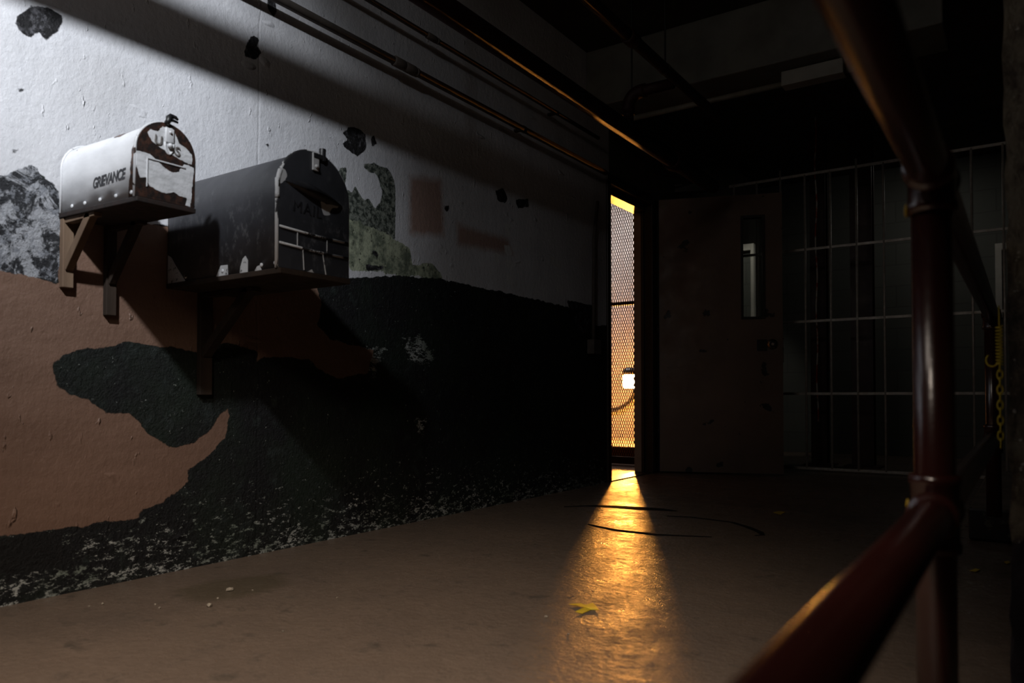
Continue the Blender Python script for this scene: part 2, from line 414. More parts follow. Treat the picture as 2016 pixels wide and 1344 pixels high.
bm = BM(); tube(bm, [(.79, -T-.019, .93), (.79, -T-.014, .93)], .022, 20); box(bm, .785, .795, -T-.022, -T-.017, .915, .945); k1 = obj('lock_core', bm, M['black'], lk)
bm = BM(); tube(bm, [(.79, -T-.024, .93), (.79, -T-.019, .93)], .010, 14); obj('keyhole_plug', bm, M['chrome'], lk)
bm = BM(); box(bm, .685, .755, -T-.006, -T, .885, .965, bev=.003); obj('lock_plate', bm, M['black'], dr)
bm = BM(); box(bm, LW-.001, LW+.006, -.015, .015, .80, 1.05, bev=.002); obj('latch_plate', bm, M['chrome'], dr)
for z in (.3, 1.05, 1.8):
    bm = BM(); tube(bm, [(-.008, -.02, z-.05), (-.008, -.02, z+.05)], .009, 12); obj('hinge', bm, M['darkmetal'], dr, True)
# door closer: body on the leaf, arm reaching back to the header
cl = thing('door_closer', 'dark overhead door closer with a long thin arm above the open steel door', 'door closer', (HX+.12, HY-.0, 2.04), ang)
bm = BM(); box(bm, 0, .24, -.06, .02, 0, .06, bev=.006); obj('closer_body', bm, M['darkmetal'], cl)
bm = BM(); tube(bm, [(.19, -.03, .07), (-.10, -.36, .045), (-.14, -.52, .03)], .008, 10); obj('closer_arm', bm, M['frame'], cl, True)

# ------------------------------------------------------------------ expanded metal gate behind the doorway
M['mesh'] = simple('dark_rusty_mesh', (.035, .022, .014), (.02, .013, .01), 30, .5, .4)
MY = 5.60
gt = thing('mesh_gate', 'dark expanded metal gate glowing from behind inside the narrow doorway', 'gate', (-3.36, MY, 0))
bm = BM(); GW, GH = .96, 2.30; px_, pz_ = .01015, .0257; tw = .0032
def strand(bm, pts):
    prev = None
    for (x, z) in pts:
        q = [bm.verts.new((x-tw, -.001, z)), bm.verts.new((x+tw, -.001, z)), bm.verts.new((x+tw, .001, z)), bm.verts.new((x-tw, .001, z))]
        if prev:
            for k in range(4): bm.faces.new((prev[k], prev[(k+1) % 4], q[(k+1) % 4], q[k]))
        prev = q
for k in range(int(GW/px_)):
    x = .01+px_*k; pts = []
    j = 0; z = .035
    while z < GH-.02:
        xx = x+(px_/2-tw*.3)*(1 if (j+k) % 2 else -1)
        pts.append((xx-0, z-.0045)); pts.append((xx, z+.0045))
        z += pz_; j += 1
    strand(bm, pts)
obj('mesh_panel', bm, M['mesh'], gt)
for nm, a in (('frame_stile', (0, .035, 0, GH)), ('frame_stile', (GW-.035+.03, GW+.03, 0, GH)), ('frame_rail', (.035, GW-.005, .012, .070)), ('frame_rail', (.035, GW-.005, 1.305, 1.332)), ('frame_rail', (.035, GW-.005, GH-.035, GH))):
    bm = BM(); box(bm, a[0], a[1], -.015, .015, a[2], a[3], bev=.002); obj(nm, bm, M['mesh'], gt)

bm = BM(); box(bm, -5.0, WX-.135, 5.78, 5.95, 0, .135, bev=.01)
tag(obj('kerb', bm, simple('red_brown_kerb', (.30, .12, .06), (.20, .08, .04), 9, .6)), 'low red-brown kerb on the floor just behind the mesh gate', 'kerb')
# far room: lantern, shelf under it, hanging hose, wall panel
def emis(name, col, st):
    m = bpy.data.materials.new(name); m.use_nodes = True; b = m.node_tree.nodes['Principled BSDF']
    b.inputs['Emission Color'].default_value = (*col, 1); b.inputs['Emission Strength'].default_value = st
    b.inputs['Base Color'].default_value = (1, .8, .5, 1); return m
M['glow'] = emis('lit_lamp_glass', (1.0, .37, .06), 2000)
ln = thing('wall_lamp', 'small glowing amber lamp seen through the mesh in the far room', 'lamp', (LX, LY, LZ))
gb = BM(); tube(gb, [(0, 0, -.085), (0, 0, -.07), (0, 0, .06), (0, 0, .075)], [.07, .085, .085, .08], 24); o = obj('lamp_glass', gb, M['glow'], ln, True)
o.visible_shadow = True
bm = BM(); tube(bm, [(0, 0, .076), (0, 0, .15), (0, 0, .17)], [.09, .085, .03], 20); obj('lamp_cap', bm, M['darkmetal'], ln, True)
bm = BM(); box(bm, -.015, .015, .0, .95, .10, .13); obj('lamp_bracket', bm, M['darkmetal'], ln)
bm = BM()
pts = [(-4.80+.42*math.cos(t)*.9, 9.46, .68+.30*math.sin(t)) for t in [PI+PI*k/16 for k in range(17)]]
tube(bm, pts, .02, 10)
tag(obj('hanging_hose', bm, M['darkmetal'], None, True), 'dark hose hanging in a loop under the amber lamp in the far room', 'hose')

# ------------------------------------------------------------------ mailboxes
def arch(W, H, n=18):
    r = W/2; s = H-r
    p = [(0, 0), (0, s)] + [(r-r*math.cos(PI*k/n), s+r*math.sin(PI*k/n)) for k in range(1, n)] + [(W, s), (W, 0)]
    return p                                       # (y, z)
def inarch_halfwidth(z, W, H):
    r = W/2; s = H-r
    return r if z <= s else math.sqrt(max(r*r-(z-s)**2, 0))
def mailbox_body(L, W, H, t=.0015, seg=40):
    bm = BM(); prof = arch(W, H)
    rows = []
    for i in range(seg+1):
        x = L*i/seg
        rows.append([bm.verts.new((x, y, z)) for y, z in prof])
    n = len(prof)
    for a, b in zip(rows, rows[1:]):
        for k in range(n-1): bm.faces.new((a[k], a[k+1], b[k+1], b[k]))
        bm.faces.new((a[n-1], a[0], b[0], b[n-1]))
    bm.faces.new(rows[0])
    return bm
def mailbox_side_attr(o, fn):
    me = o.data; add_attr(me, 'wear', [fn(v.co) for v in me.vertices])
def door_panel(W, H, n=46, m=60, inset=.002, bulge=0):
    bm = BM(); grid = []
    for j in range(m+1):
        z = inset+(H-2*inset)*j/m; hw = max(inarch_halfwidth(z, W, H)-inset, .0005)
        grid.append([bm.verts.new((0, W/2+hw*(2*i/n-1), z)) for i in range(n+1)])
    for j in range(m):
        for i in range(n): bm.faces.new((grid[j][i], grid[j][i+1], grid[j+1][i+1], grid[j+1][i]))
    # back lip
    r = bmesh.ops.extrude_face_region(bm, geom=bm.faces[:])
    for g in r['geom']:
        if isinstance(g, bmesh.types.BMVert): g.co.x += .006
    return bm
def text_obj(name, txt, size, mat, parent, mtx, shear=0, ext=.0006, bold=0, spacing=1):
    cu = bpy.data.curves.new(name, 'FONT'); cu.body = txt; cu.size = size; cu.shear = shear; cu.extrude = ext; cu.offset = bold; cu.space_character = spacing
    to = bpy.data.objects.new(name+'_tmp', cu); COL.objects.link(to)
    bpy.context.view_layer.update()
    me = bpy.data.meshes.new_from_object(to.evaluated_get(bpy.context.evaluated_depsgraph_get()))
    bpy.data.objects.remove(to); bpy.data.curves.remove(cu)
    xs = [v.co.x for v in me.vertices]; x0 = min(xs)
    me.transform(Matrix.Translation((-x0, 0, 0))); me.transform(mtx)
    me.materials.clear(); me.materials.append(mat); me.name = name
    o = bpy.data.objects.new(name, me); COL.objects.link(o); o.parent = parent
    return o
def rim(bm, W, H, x, r):
    pr = arch(W, H, 24); tube(bm, [(x, y, z) for y, z in pr], r, 10)

def rust_white_door_mat():
    n = NT('white_paint_over_rust')
    j = n.math('MULTIPLY', n.math('SUBTRACT', n.noise(60, 6, .65), .5), .010)
    m = n.step(n.math('ADD', n.attr('paint'), j), -.0004, .0004)
    wv = n.coord((1, .6, 2.5))
    white = n.mix(n.step(n.noise(30, 4, .6, wv), .4, .65), (.66, .67, .69), (.50, .51, .52))
    rust = n.mix(n.step(n.noise(55, 6, .7), .45, .62), (.008, .004, .003), (.045, .016, .008))
    b = n.bump(m, .8, .0015); b = n.bump(n.noise(70, 5, .65), .5, .003, b)
    return n.out(n.mix(m, rust, white), n.mix(m, (.6,)*3, (.42,)*3), 0, b)
def white_body_mat():
    n = NT('white_mailbox_enamel')
    j = n.math('MULTIPLY', n.math('SUBTRACT', n.noise(45, 6, .65), .5), .02)
    m = n.step(n.math('ADD', n.attr('rust'), j), -.0006, .0006)
    c = n.mix(n.step(n.noise(9, 4, .6, n.coord((.6, 1, 2))), .35, .65), (.72, .73, .75), (.60, .61, .63))
    spk = n.step(n.noise(48, 2, .5), .765, .775)
    rust = n.mix(n.step(n.noise(50, 6, .7), .45, .62), (.02, .009, .005), (.13, .05, .02))
    c = n.mix(n.math('MAXIMUM', m, spk), c, rust)
    dent = n.noise(6, 2)
    return n.out(c, .38, 0, n.bump(dent, .5, .02, n.bump(n.noise(40, 4), .25, .002)))
def black_body_mat(name='dull_black_mailbox_paint'):
    n = NT(name)
    c = n.mix(n.step(n.noise(7, 5, .6), .35, .65), (.040, .041, .047), (.026, .027, .031))
    scuff = n.math('MULTIPLY', n.step(n.noise(36, 8, .75, n.coord((1, 1, .55))), .52, .72), n.step(n.noise(5, 3), .42, .62))
    c = n.mix(n.math('MULTIPLY', scuff, .8), c, (.20, .205, .21))
    m = n.step(n.math('ADD', n.attr('paint'), n.math('MULTIPLY', n.math('SUBTRACT', n.noise(70, 5), .5), .006)), -.0004, .0004)
    c = n.mix(m, c, (.50, .50, .50))
    return n.out(c, .45, 0, n.bump(n.noise(30, 5), .3, .002, n.bump(n.noise(5, 2), .4, .02)))
M['white_door'] = rust_white_door_mat(); M['white_body'] = white_body_mat(); M['black_body'] = black_body_mat()
M['white_rim'] = worn('white_rim_paint', (.66, .67, .69), (.03, .015, .01), .60, 30, .4)
M['rust'] = simple('dark_rust', (.020, .009, .006), (.008, .005, .004), 40, .7)
M['letter'] = simple('raised_letter_grey', (.10, .09, .085), (.20, .19, .18), 60, .5)  # uneven grey for the raised letters
M['ink'] = simple('black_stencil_ink', (.012, .012, .015), (.03, .03, .034), 60, .6)
M['black_rim'] = worn('black_rim_worn', (.028, .028, .03), (.55, .55, .55), .46, 22, .4, (1, 1, .35))
M['white_chip'] = worn('bare_primer', (.52, .52, .52), (.10, .10, .10), .58, 60, .6)
M['black_plain'] = simple('black_mailbox_door_paint', (.016, .016, .018), (.028, .028, .031), 24, .38)
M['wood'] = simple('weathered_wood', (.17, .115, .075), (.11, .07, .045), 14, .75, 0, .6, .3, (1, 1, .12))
M['wood_shaded'] = simple('weathered_wood_in_shade', (.032, .020, .013), (.018, .012, .008), 14, .8, 0, .6, .3, (1, 1, .12))  # same wood with the shade under the mailboxes put into its colour

# matrices placing text: on the -Y side (reads along +X) and on the +X front (reads along +Y)
def on_side(x, z, y=-.0008, rot=0): return Matrix.Translation((x, y, z)) @ Matrix.Rotation(PI/2, 4, 'X') @ Matrix.Rotation(rot, 4, 'Z')
def on_front(y, z, x, rot=0): return Matrix.Translation((x, y, z)) @ Matrix.Rotation(PI/2, 4, 'Z') @ Matrix.Rotation(PI/2, 4, 'X') @ Matrix.Rotation(rot, 4, 'Z')

def white_mailbox():
    L, W, H = .392, .158, .205
    t = thing('mailbox', 'small white rust-eaten mailbox marked GRIEVANCE on the left wall', 'mailbox', (WX+.004, 1.036, 1.078))
    t.rotation_euler = (0, math.radians(1.5), 0)
    o = obj('body', mailbox_body(L, W, H), M['white_body'], t)
    for p in o.data.polygons: p.use_smooth = abs(p.normal.x) < .5
    P = np.array([v.co[:] for v in o.data.vertices])
    u = P[:, 0]; dd = np.maximum.reduce([
        u-(L-.010+.010*np.sin(P[:, 2]*60)), .034-np.hypot(u-L, P[:, 2]*.38), .026-np.hypot(u-L, (P[:, 2]-.10)*.6), .014-np.hypot(u-L, (P[:, 2]-.17)*.5),
        .026-np.hypot((P[:, 0]-.262)*.7, (P[:, 1]-.040)*1.2, ) - np.where(P[:, 2] > .14, 0, 1)])
    add_attr(o.data, 'rust', dd)
    d = obj('mailbox_door', door_panel(W+.008, H+.004, bulge=1), M['white_door'], t, loc=(L, -.004, 0))
    Z = lambda x, y: (((x-650)/410)*W, ((645+(x-650)*.05-y)/535)*H)
    low = [Z(*q) for q in [(645, 345), (740, 345), (850, 420), (900, 440), (950, 430), (990, 365), (1070, 375), (1045, 660), (1012, 650), (1020, 600), (960, 595), (920, 575), (870, 595), (790, 580), (745, 560), (720, 510), (680, 520), (655, 450)]]
    up = [Z(*q) for q in [(830, 140), (900, 140), (930, 190), (950, 230), (1000, 250), (1050, 290), (1055, 360), (1000, 350), (900, 320), (830, 295), (760, 260), (720, 205), (740, 180), (800, 185)]]
    Q = np.array([(v.co.y, v.co.z) for v in d.data.vertices]); add_attr(d.data, 'paint', sdfs(Q, [low, up]))
    bm = BM()
    for a in ((.028, .031, .030, .105), (.028, .135, .102, .106)): box(bm, .005, .0085, a[0], a[1], a[2], a[3], bev=.001)
    obj('panel_ridge', bm, M['white_rim'], d)
    bm = BM(); tube(bm, [(.006, .088+.012*math.cos(a), .158+.030*math.sin(a)) for a in [PI+PI*k/8 for k in range(9)]], .003, 8)
    box(bm, .004, .010, .076, .100, .158, .196, bev=.002); ball(bm, (.011, .088, .150), .007); ball(bm, (.011, .088, .185), .004)
    obj('latch_plate', bm, M['white_rim'], d, True)
    bm = BM()
    tube(bm, [(.004, .080, .205), (.010, .082, .215), (.004, .086, .224), (.000, .094, .232), (.006, .104, .230), (.010, .108, .224)], [.007, .007, .008, .007, .005, .003], 8)
    tube(bm, [(.004, .084, .218), (.004, .098, .221), (.004, .112, .219)], [.006, .004, .003], 8)
    obj('latch_hook', bm, M['black'], d, True)
    text_obj('lettering', 'U', .033, M['letter'], d, on_front(.047, .147, .0065, -.05), ext=.0022, bold=.0004)
    text_obj('lettering', 'S', .033, M['letter'], d, on_front(.104, .131, .0065, -.05), ext=.0022, bold=.0004)
    bm = BM(); rim(bm, W+.006, H+.003, L-.001, .0038)
    for v in bm.verts: v.co.y -= .003
    o = obj('rim', bm, M['white_rim'], t, True)
    bm = BM(); pr = [(y, z) for y, z in arch(W+.004, H+.002, 18)]; tube(bm, [(.006, y-.002, z) for y, z in pr], .0035, 8); obj('back_rim', bm, M['white_rim'], t, True)
    bm = BM(); box(bm, -.002, L+.012, -.003, W+.004, -.013, 0.0, bev=.002); obj('base_board', bm, M['rust'], t)
    for x in (.07, .14, .22, .30, .375):
        bm = BM(); ball(bm, (x, -.001, .012), .0058, 1, .6, 1, 10, 6); obj('rivet', bm, M['white_rim'], t, True)
    tx = text_obj('lettering', 'GRIEVANCE', .0385, M['ink'], t, on_side(.182, .047, -.0009, .03), shear=.22, ext=.0002, bold=.0013, spacing=.93)
    xs = [v.co.x for v in tx.data.vertices]; sc = .163/(max(xs)-min(xs)); x0 = min(xs)
    for v in tx.data.vertices: v.co.x = x0+(v.co.x-x0)*sc
    tx['label'] = 'black stencilled word GRIEVANCE'
def black_mailbox():
    L, W, H = .54, .256, .352
    t = thing('mailbox', 'large black mailbox with scuffed white rim, right of the white one', 'mailbox', (WX+.004, 1.361, .918))
    o = obj('body', mailbox_body(L, W, H), M['black_body'], t)
    for p in o.data.polygons: p.use_smooth = abs(p.normal.x) < .5
    add_attr(o.data, 'paint', np.full(len(o.data.vertices), -1.0))
    d = obj('mailbox_door', door_panel(W+.01, H+.004), M['black_body'], t, loc=(L, -.005, 0))
    Z = lambda x, y: (((x-1075)/585)*W, ((1130+(x-1075)*.08-y)/1000)*H)
    torn = [Z(*q) for q in [(1420, 530), (1470, 560), (1520, 555), (1550, 520), (1585, 525), (1580, 575), (1530, 580), (1500, 620), (1510, 650), (1450, 655), (1430, 600)]]
    l2 = [Z(*q) for q in [(1085, 330), (1130, 345), (1145, 395), (1130, 430), (1090, 470)]]
    l3 = [Z(*q) for q in [(1130, 425), (1200, 445), (1420, 515), (1410, 525), (1190, 468), (1140, 445)]]
    l4 = [Z(*q) for q in [(1290, 1160), (1350, 1120), (1380, 1165)]]
    Q = np.array([(v.co.y, v.co.z) for v in d.data.vertices]); add_attr(d.data, 'paint', sdfs(Q, [torn, l2, l3, l4]))
    # curved hood over the slot
    bm = BM(); n = 20; A = []; B = []
    for k in range(n+1):
        u = k/n; y = .024+(.212)*u; zc = .250-.030*u
        sag = math.sin(PI*u)
        A.append(bm.verts.new((.006, y, zc+.022*sag))); B.append(bm.verts.new((.008+.028*sag, y, zc-.004)))
    C_ = [bm.verts.new((.006, v.co.y, v.co.z-.012*math.sin(PI*i/n))) for i, v in enumerate(B)]
    for k in range(n):
        bm.faces.new((A[k], A[k+1], B[k+1], B[k])); bm.faces.new((B[k], B[k+1], C_[k+1], C_[k]))
    obj('hood', bm, M['black_plain'], d, True)
    for zc in (.112, .066):
        bm = BM(); tube(bm, [(.008, .004, zc+.004), (.009, W*.5, zc-.002), (.008, W+.002, zc-.003)], .0036, 8); obj('rib', bm, M['black_rim'], d, True)
    for y, z0_, z1_, sl in ((.066, .070, .108, 0), (.176, .064, .104, 0), (.086, .004, .062, .004), (.160, .002, .060, .012)):
        bm = BM(); tube(bm, [(.008, y+sl, z0_), (.008, y, z1_)], .0018, 6); obj('scored_line', bm, M['white_chip'], d)
    bm = BM(); box(bm, .006, .012, .118, .142, .300, .352, bev=.002); ball(bm, (.013, .130, .312), .006); obj('latch_tab', bm, M['white_chip'], d)
    bm = BM(); tube(bm, [(.004, .158, .335), (.004, .160, .372)], .0105, 14); box(bm, -.004, .014, .120, .168, .336, .352, bev=.003); obj('latch_peg', bm, M['black_plain'], d)
    text_obj('lettering', 'MAIL', .046, M['black_plain'], d, on_front(.052, .168, .0066, -.03), ext=.0008, bold=0, spacing=1.1)
    bm = BM(); rim(bm, W+.006, H+.003, L-.001, .0062)
    for v in bm.verts: v.co.y -= .003
    obj('rim', bm, M['black_rim'], t, True)
    bm = BM(); tube(bm, [(L+.001, y-.004, z) for y, z in arch(W+.008, H+.005, 24)][1:5], .0068, 10); obj('bare_rim_patch', bm, M['white_chip'], t, True)
    bm = BM(); tube(bm, [(L+.001, -.004, z) for z in (.195, .205, .225, .25)], .0068, 10); obj('bare_rim_patch', bm, M['white_chip'], t, True)
    bm = BM(); box(bm, -.002, L+.014, -.003, W+.004, -.016, 0, bev=.002); obj('base_board', bm, M['wood_shaded'], t)
    # bare chips at the lower seam
    def chip(pts):
        bm = BM(); a = [bm.verts.new((x, -.0012, z)) for x, z in pts]; b = [bm.verts.new((x, -.0002, z)) for x, z in pts]
        bm.faces.new(a); bm.faces.new(b[::-1])
        for k in range(len(a)): bm.faces.new((a[k], a[(k+1) % len(a)], b[(k+1) % len(b)], b[k]))
        obj('bare_chip', bm, M['white_chip'], t)
    chip([(.004, .0), (.10, .001), (.045, .055), (.022, .082), (.004, .09)])
    chip([(.258, 0), (.315, 0), (.313, .030), (.280, .031)]); chip([(.372, 0), (.408, 0), (.408, .034), (.396, .048), (.384, .040), (.374, .018)])
    chip([(.44, 0), (.47, 0), (.462, .014), (.45, .012)])
    for x in (.10, .29, .47, .53):
        bm = BM(); ball(bm, (x, -.001, .014), .0062, 1, .6, 1, 10, 6); obj('rivet', bm, M['white_rim'], t, True)
white_mailbox(); black_mailbox()

def bracket(name, label, Y, ztop, zbot, reach, bw, zjoin, mat, group=None):
    t = thing(name, label, 'bracket', (WX, Y, zbot), 0, group); H = ztop-zbot
    bm = BM(); box(bm, .001, .022, -bw/2, bw/2, 0, H, bev=.002); obj('wall_board', bm, mat, t)
    bm = BM()
    a = Vector((.018, 0, zjoin-zbot)); b = Vector((reach, 0, H-.004)); d = (b-a); ln_ = d.length
    Mx = Matrix.Translation(a) @ Matrix.Rotation(-math.atan2(d.z, d.x), 4, 'Y')
    box(bm, 0, ln_, -bw*.36, bw*.36, -.013, .013, Mx, bev=.0015); obj('diagonal_brace', bm, mat, t)
    bm = BM(); box(bm, .02, reach+.03, -bw*.36, bw*.36, H-.014, H-.001); obj('top_board', bm, mat, t)
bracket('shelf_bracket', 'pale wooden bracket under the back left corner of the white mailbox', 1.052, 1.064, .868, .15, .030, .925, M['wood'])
bracket('shelf_bracket', 'shaded wooden bracket under the right side of the white mailbox', 1.175, 1.064, .80, .16, .030, .90, M['wood_shaded'])
bracket('shelf_bracket', 'long shaded wooden bracket under the middle of the large black mailbox', 1.49, .901, .565, .25, .045, .70, M['wood_shaded'])

# ------------------------------------------------------------------ ceiling pipes
M['pipe'] = simple('painted_pipe_brown', (.105, .09, .08), (.07, .06, .052), 10, .62, spec=.25)
M['redpipe'] = worn('dark_red_pipe_paint', (.030, .007, .006), (.10, .05, .03), .70, 24, .55, spec=.3)
def pipe_at(px, py, X):
    y, z = on_wall(px, py, X); return y, z
def run_pipe(name, label, X, px, py, rad, y0, y1, mat, fit=(), hang=()):
    Y, z = pipe_at(px, py, X)
    t = thing(name, label, 'pipe', (X, y0, z))
    bm = BM(); tube(bm, [(0, 0, 0), (0, y1-y0, 0)], rad, 24); obj('pipe_run', bm, mat, t, True)
    for fy in fit:
        bm = BM(); tube(bm, [(0, fy-y0-.035, 0), (0, fy-y0-.028, 0), (0, fy-y0+.028, 0), (0, fy-y0+.035, 0)], [rad*1.02, rad*1.32, rad*1.32, rad*1.02], 20)
        tube(bm, [(0, fy-y0+.035, 0), (0, fy-y0+.048, 0)], rad*1.22, 20)
        obj('coupling', bm, mat, t, True)
    for fy in hang:
        bm = BM(); tube(bm, [(0, fy-y0, rad), (0, fy-y0, 2.719-z)], .005, 8); tube(bm, [(0, fy-y0-.012, 0), (0, fy-y0+.012, 0)], rad*1.08, 20)
        obj('hanger_rod', bm, M['darkmetal'], t)
    return z
Yf, _ = pipe_at(805, 130, -2.205)
Yf2, _ = pipe_at(848, 67, -2.205)
run_pipe('wall_pipe', 'lower of the two thin brown pipes along the top of the left wall', -2.205, 805, 130, .0165, -1.59, 4.3, M['pipe'], (Yf, Yf-.07))
run_pipe('wall_pipe', 'upper and thinner brown pipe along the top of the left wall', -2.205, 848, 67, .0115, -1.59, 4.2, M['pipe'], (Yf2,))
# the straps holding them to the wall
zA = pipe_at(805, 130, -2.205)[1]; zB = pipe_at(848, 67, -2.205)[1]
for (yy, zz, r_, s) in ((Yf+.9, zA, .0165, 'lower'), (Yf2+1.1, zB, .0115, 'upper')):
    bm = BM(); box(bm, WX, -2.205, yy-.012, yy+.012, zz-.006, zz+.006); tube(bm, [(-2.205, yy-.012, zz), (-2.205, yy+.012, zz)], r_*1.15, 16)
    tag(obj('pipe_strap', bm, M['darkmetal']), 'steel strap holding the %s thin pipe to the left wall' % s, 'strap')
BX = -1.75
zBig = run_pipe('water_main', 'thick dark red pipe running the length of the room under the ceiling', BX, 1100, 160, .046, -1.59, 5.0, M['redpipe'], (4.3,), (1.9,))
SX = -1.464
zS = run_pipe('sprinkler_pipe', 'dark red overhead pipe right of the thick one, ending at the beam', SX, 1340, 156, .027, -1.59, 4.3, M['redpipe'], (3.1,), (3.5,))
# branch with elbow joining the two
br = thing('pipe_branch', 'dark red branch pipe with an elbow dropping onto the thick pipe', 'pipe', (BX, 3.68, zBig+.047))
bm = BM(); e = zS-zBig-.047
pts = [(0, 0, 0), (0, 0, e-.07)]+[(.07-.07*math.cos(a), 0, e-.07+.07*math.sin(a)) for a in [PI/2*k/8 for k in range(1, 9)]]+[(SX-BX-.03, 0, e)]
tube(bm, pts, .028, 20); obj('pipe_run', bm, M['redpipe'], br, True)
bm = BM(); tube(bm, [(0, 0, e-.11), (0, 0, e-.07)]+pts[2:10]+[(.10, 0, e)], .035, 20); obj('elbow', bm, M['redpipe'], br, True)
bm = BM(); tube(bm, [(.02, 0, e), (.02, 0, 2.719-zBig-.05)], .005, 8); obj('hanger_rod', bm, M['darkmetal'], br)
# pale conduit under the beam
cz = 2.30
cnd = thing('conduit', 'thin pale conduit running under the concrete beam', 'conduit', (-2.20, 4.30, cz))
bm = BM(); tube(bm, [(0, 0, 0), (1.1, 0, 0)], .016, 12); obj('pipe_run', bm, simple('pale_conduit', (.25, .23, .19), (.18, .17, .14), 12, .5), cnd, True)
bm = BM(); box(bm, 1.1, 1.42, -.045, .045, -.025, .055, bev=.004); obj('junction_box', bm, simple('junction_box_grey', (.30, .29, .26), (.24, .23, .20), 8, .5), cnd)
# conduit by the door jamb
jc = thing('conduit', 'thin upright conduit with a small box on the left wall beside the doorway', 'conduit', (WX+.02, on_wall(1163, 600)[0], 0))
zt = on_wall(1163, 470)[1]; zb = on_wall(1155, 690)[1]
bm = BM(); tube(bm, [(0, 0, zb+.05), (0, .01, zt), (-.0, .06, zt+.25)], .011, 10); obj('pipe_run', bm, M['pipe'], jc, True)
bm = BM(); box(bm, -.019, .03, -.05, .05, zb-.02, zb+.07, bev=.004); obj('junction_box', bm, M['pipe'], jc)

# ------------------------------------------------------------------ barred partition
M['bar'] = simple('grey_bar_paint', (.72, .70, .66), (.55, .52, .48), 30, .4, .2)
GY = 5.95
bg = thing('barred_partition', 'tall grid of thin pale steel bars closing off the back of the room', 'bars', (-1.55, GY, 0))
zr = (.02, .58, 1.125, 1.67, 2.24)
for k in range(-2, 17):
    bm = BM(); x = .18*k; tube(bm, [(x, 0, .02), (x, 0, 2.24 if k % 3 else 2.30)], .0085, 12); obj('vertical_bar', bm, M['bar'], bg, True)
for z in zr:
    bm = BM(); box(bm, -.40, 2.95, -.006, .006, z-.010, z+.010, bev=.002); obj('horizontal_bar', bm, M['bar'], bg)
# behind the bars
M['col'] = simple('dark_red_steel', (.05, .012, .012), (.03, .008, .008), 10, .45)
for px, Y, wd, lb in ((1615, 6.5, .12, 'dark red steel column behind the bars, nearest the open door'), (1700, 6.5, .16, 'dark red steel column behind the bars, second from the open door'), (1925, 7.0, .0, '')):
    if not wd: continue
    r = (px-1008)/FPX; D = Y/(Fw[1]+r*Rt[1]); X = (Fw[0]+r*Rt[0])*D
    t = thing('steel_column', lb, 'column', (float(X), Y, 0))
    bm = BM(); box(bm, -wd/2, wd/2, -.06, -.045, 0, 2.72); box(bm, -wd/2, wd/2, .045, .06, 0, 2.72); box(bm, -.006, .006, -.045, .045, 0, 2.72); obj('shaft', bm, M['col'], t)
    bm = BM(); box(bm, -wd/2-.05, wd/2+.05, -.11, .11, 0, .015); obj('base_plate', bm, M['col'], t)
M['glint_strand'] = NT('red_white_glint')  # glint on a lit column edge, drawn as a bright striped strand
n_ = M['glint_strand']; M['glint_strand'] = n_.out(n_.mix(n_.step(n_.noise(9, 3), .45, .55), (.75, .72, .68), (.5, .06, .03)), .25, 0, n_.bump(n_.noise(60, 3), .5, .004))
bm = BM(); r = (1612-1008)/FPX; D = 6.1/(Fw[1]+r*Rt[1]); X = float((Fw[0]+r*Rt[0])*D)
tube(bm, [(X-.01+.006*math.sin(k*1.3), 6.1+.004*math.cos(k), 2.719-k*.112) for k in range(22)], .0055, 8)
tag(obj('column_edge_glint', bm, M['glint_strand'], None, True), 'thin red and white rope strand standing in for a lit column edge behind the bars', 'glint')
# pale frame seen through the door window and one at the right
M['pale'] = simple('pale_frame_paint', (.62, .60, .55), (.5, .48, .44), 6, .5)
def pale_frame(px, Y, wd, z0, z1, label, name='wall_panel'):
    r = (px-1008)/FPX; D = Y/(Fw[1]+r*Rt[1]); X = float((Fw[0]+r*Rt[0])*D)
    t = thing(name, label, 'frame', (X, Y, 0))
    for nm, a in (('frame_post', (-wd/2, -wd/2+.05, z0, z1)), ('frame_post', (wd/2-.03, wd/2, z0, z1)), ('frame_rail', (-wd/2+.05, wd/2-.03, z1-.06, z1))):
        bm = BM(); box(bm, a[0], a[1], -.03, .03, a[2], a[3], bev=.003); obj(nm, bm, M['pale'], t)
    bm = BM(); box(bm, -wd/2+.05, wd/2-.03, .0, .012, z0, z1-.06); obj('panel', bm, M['block'], t)
pale_frame(1470, 7.0, .16, 0, 1.97, 'pale door frame seen through the slit window of the open door', 'narrow_frame')
pale_frame(1984, 7.865, .16, 1.25, 1.9, 'pale narrow frame behind the bars at the far right', 'narrow_frame')

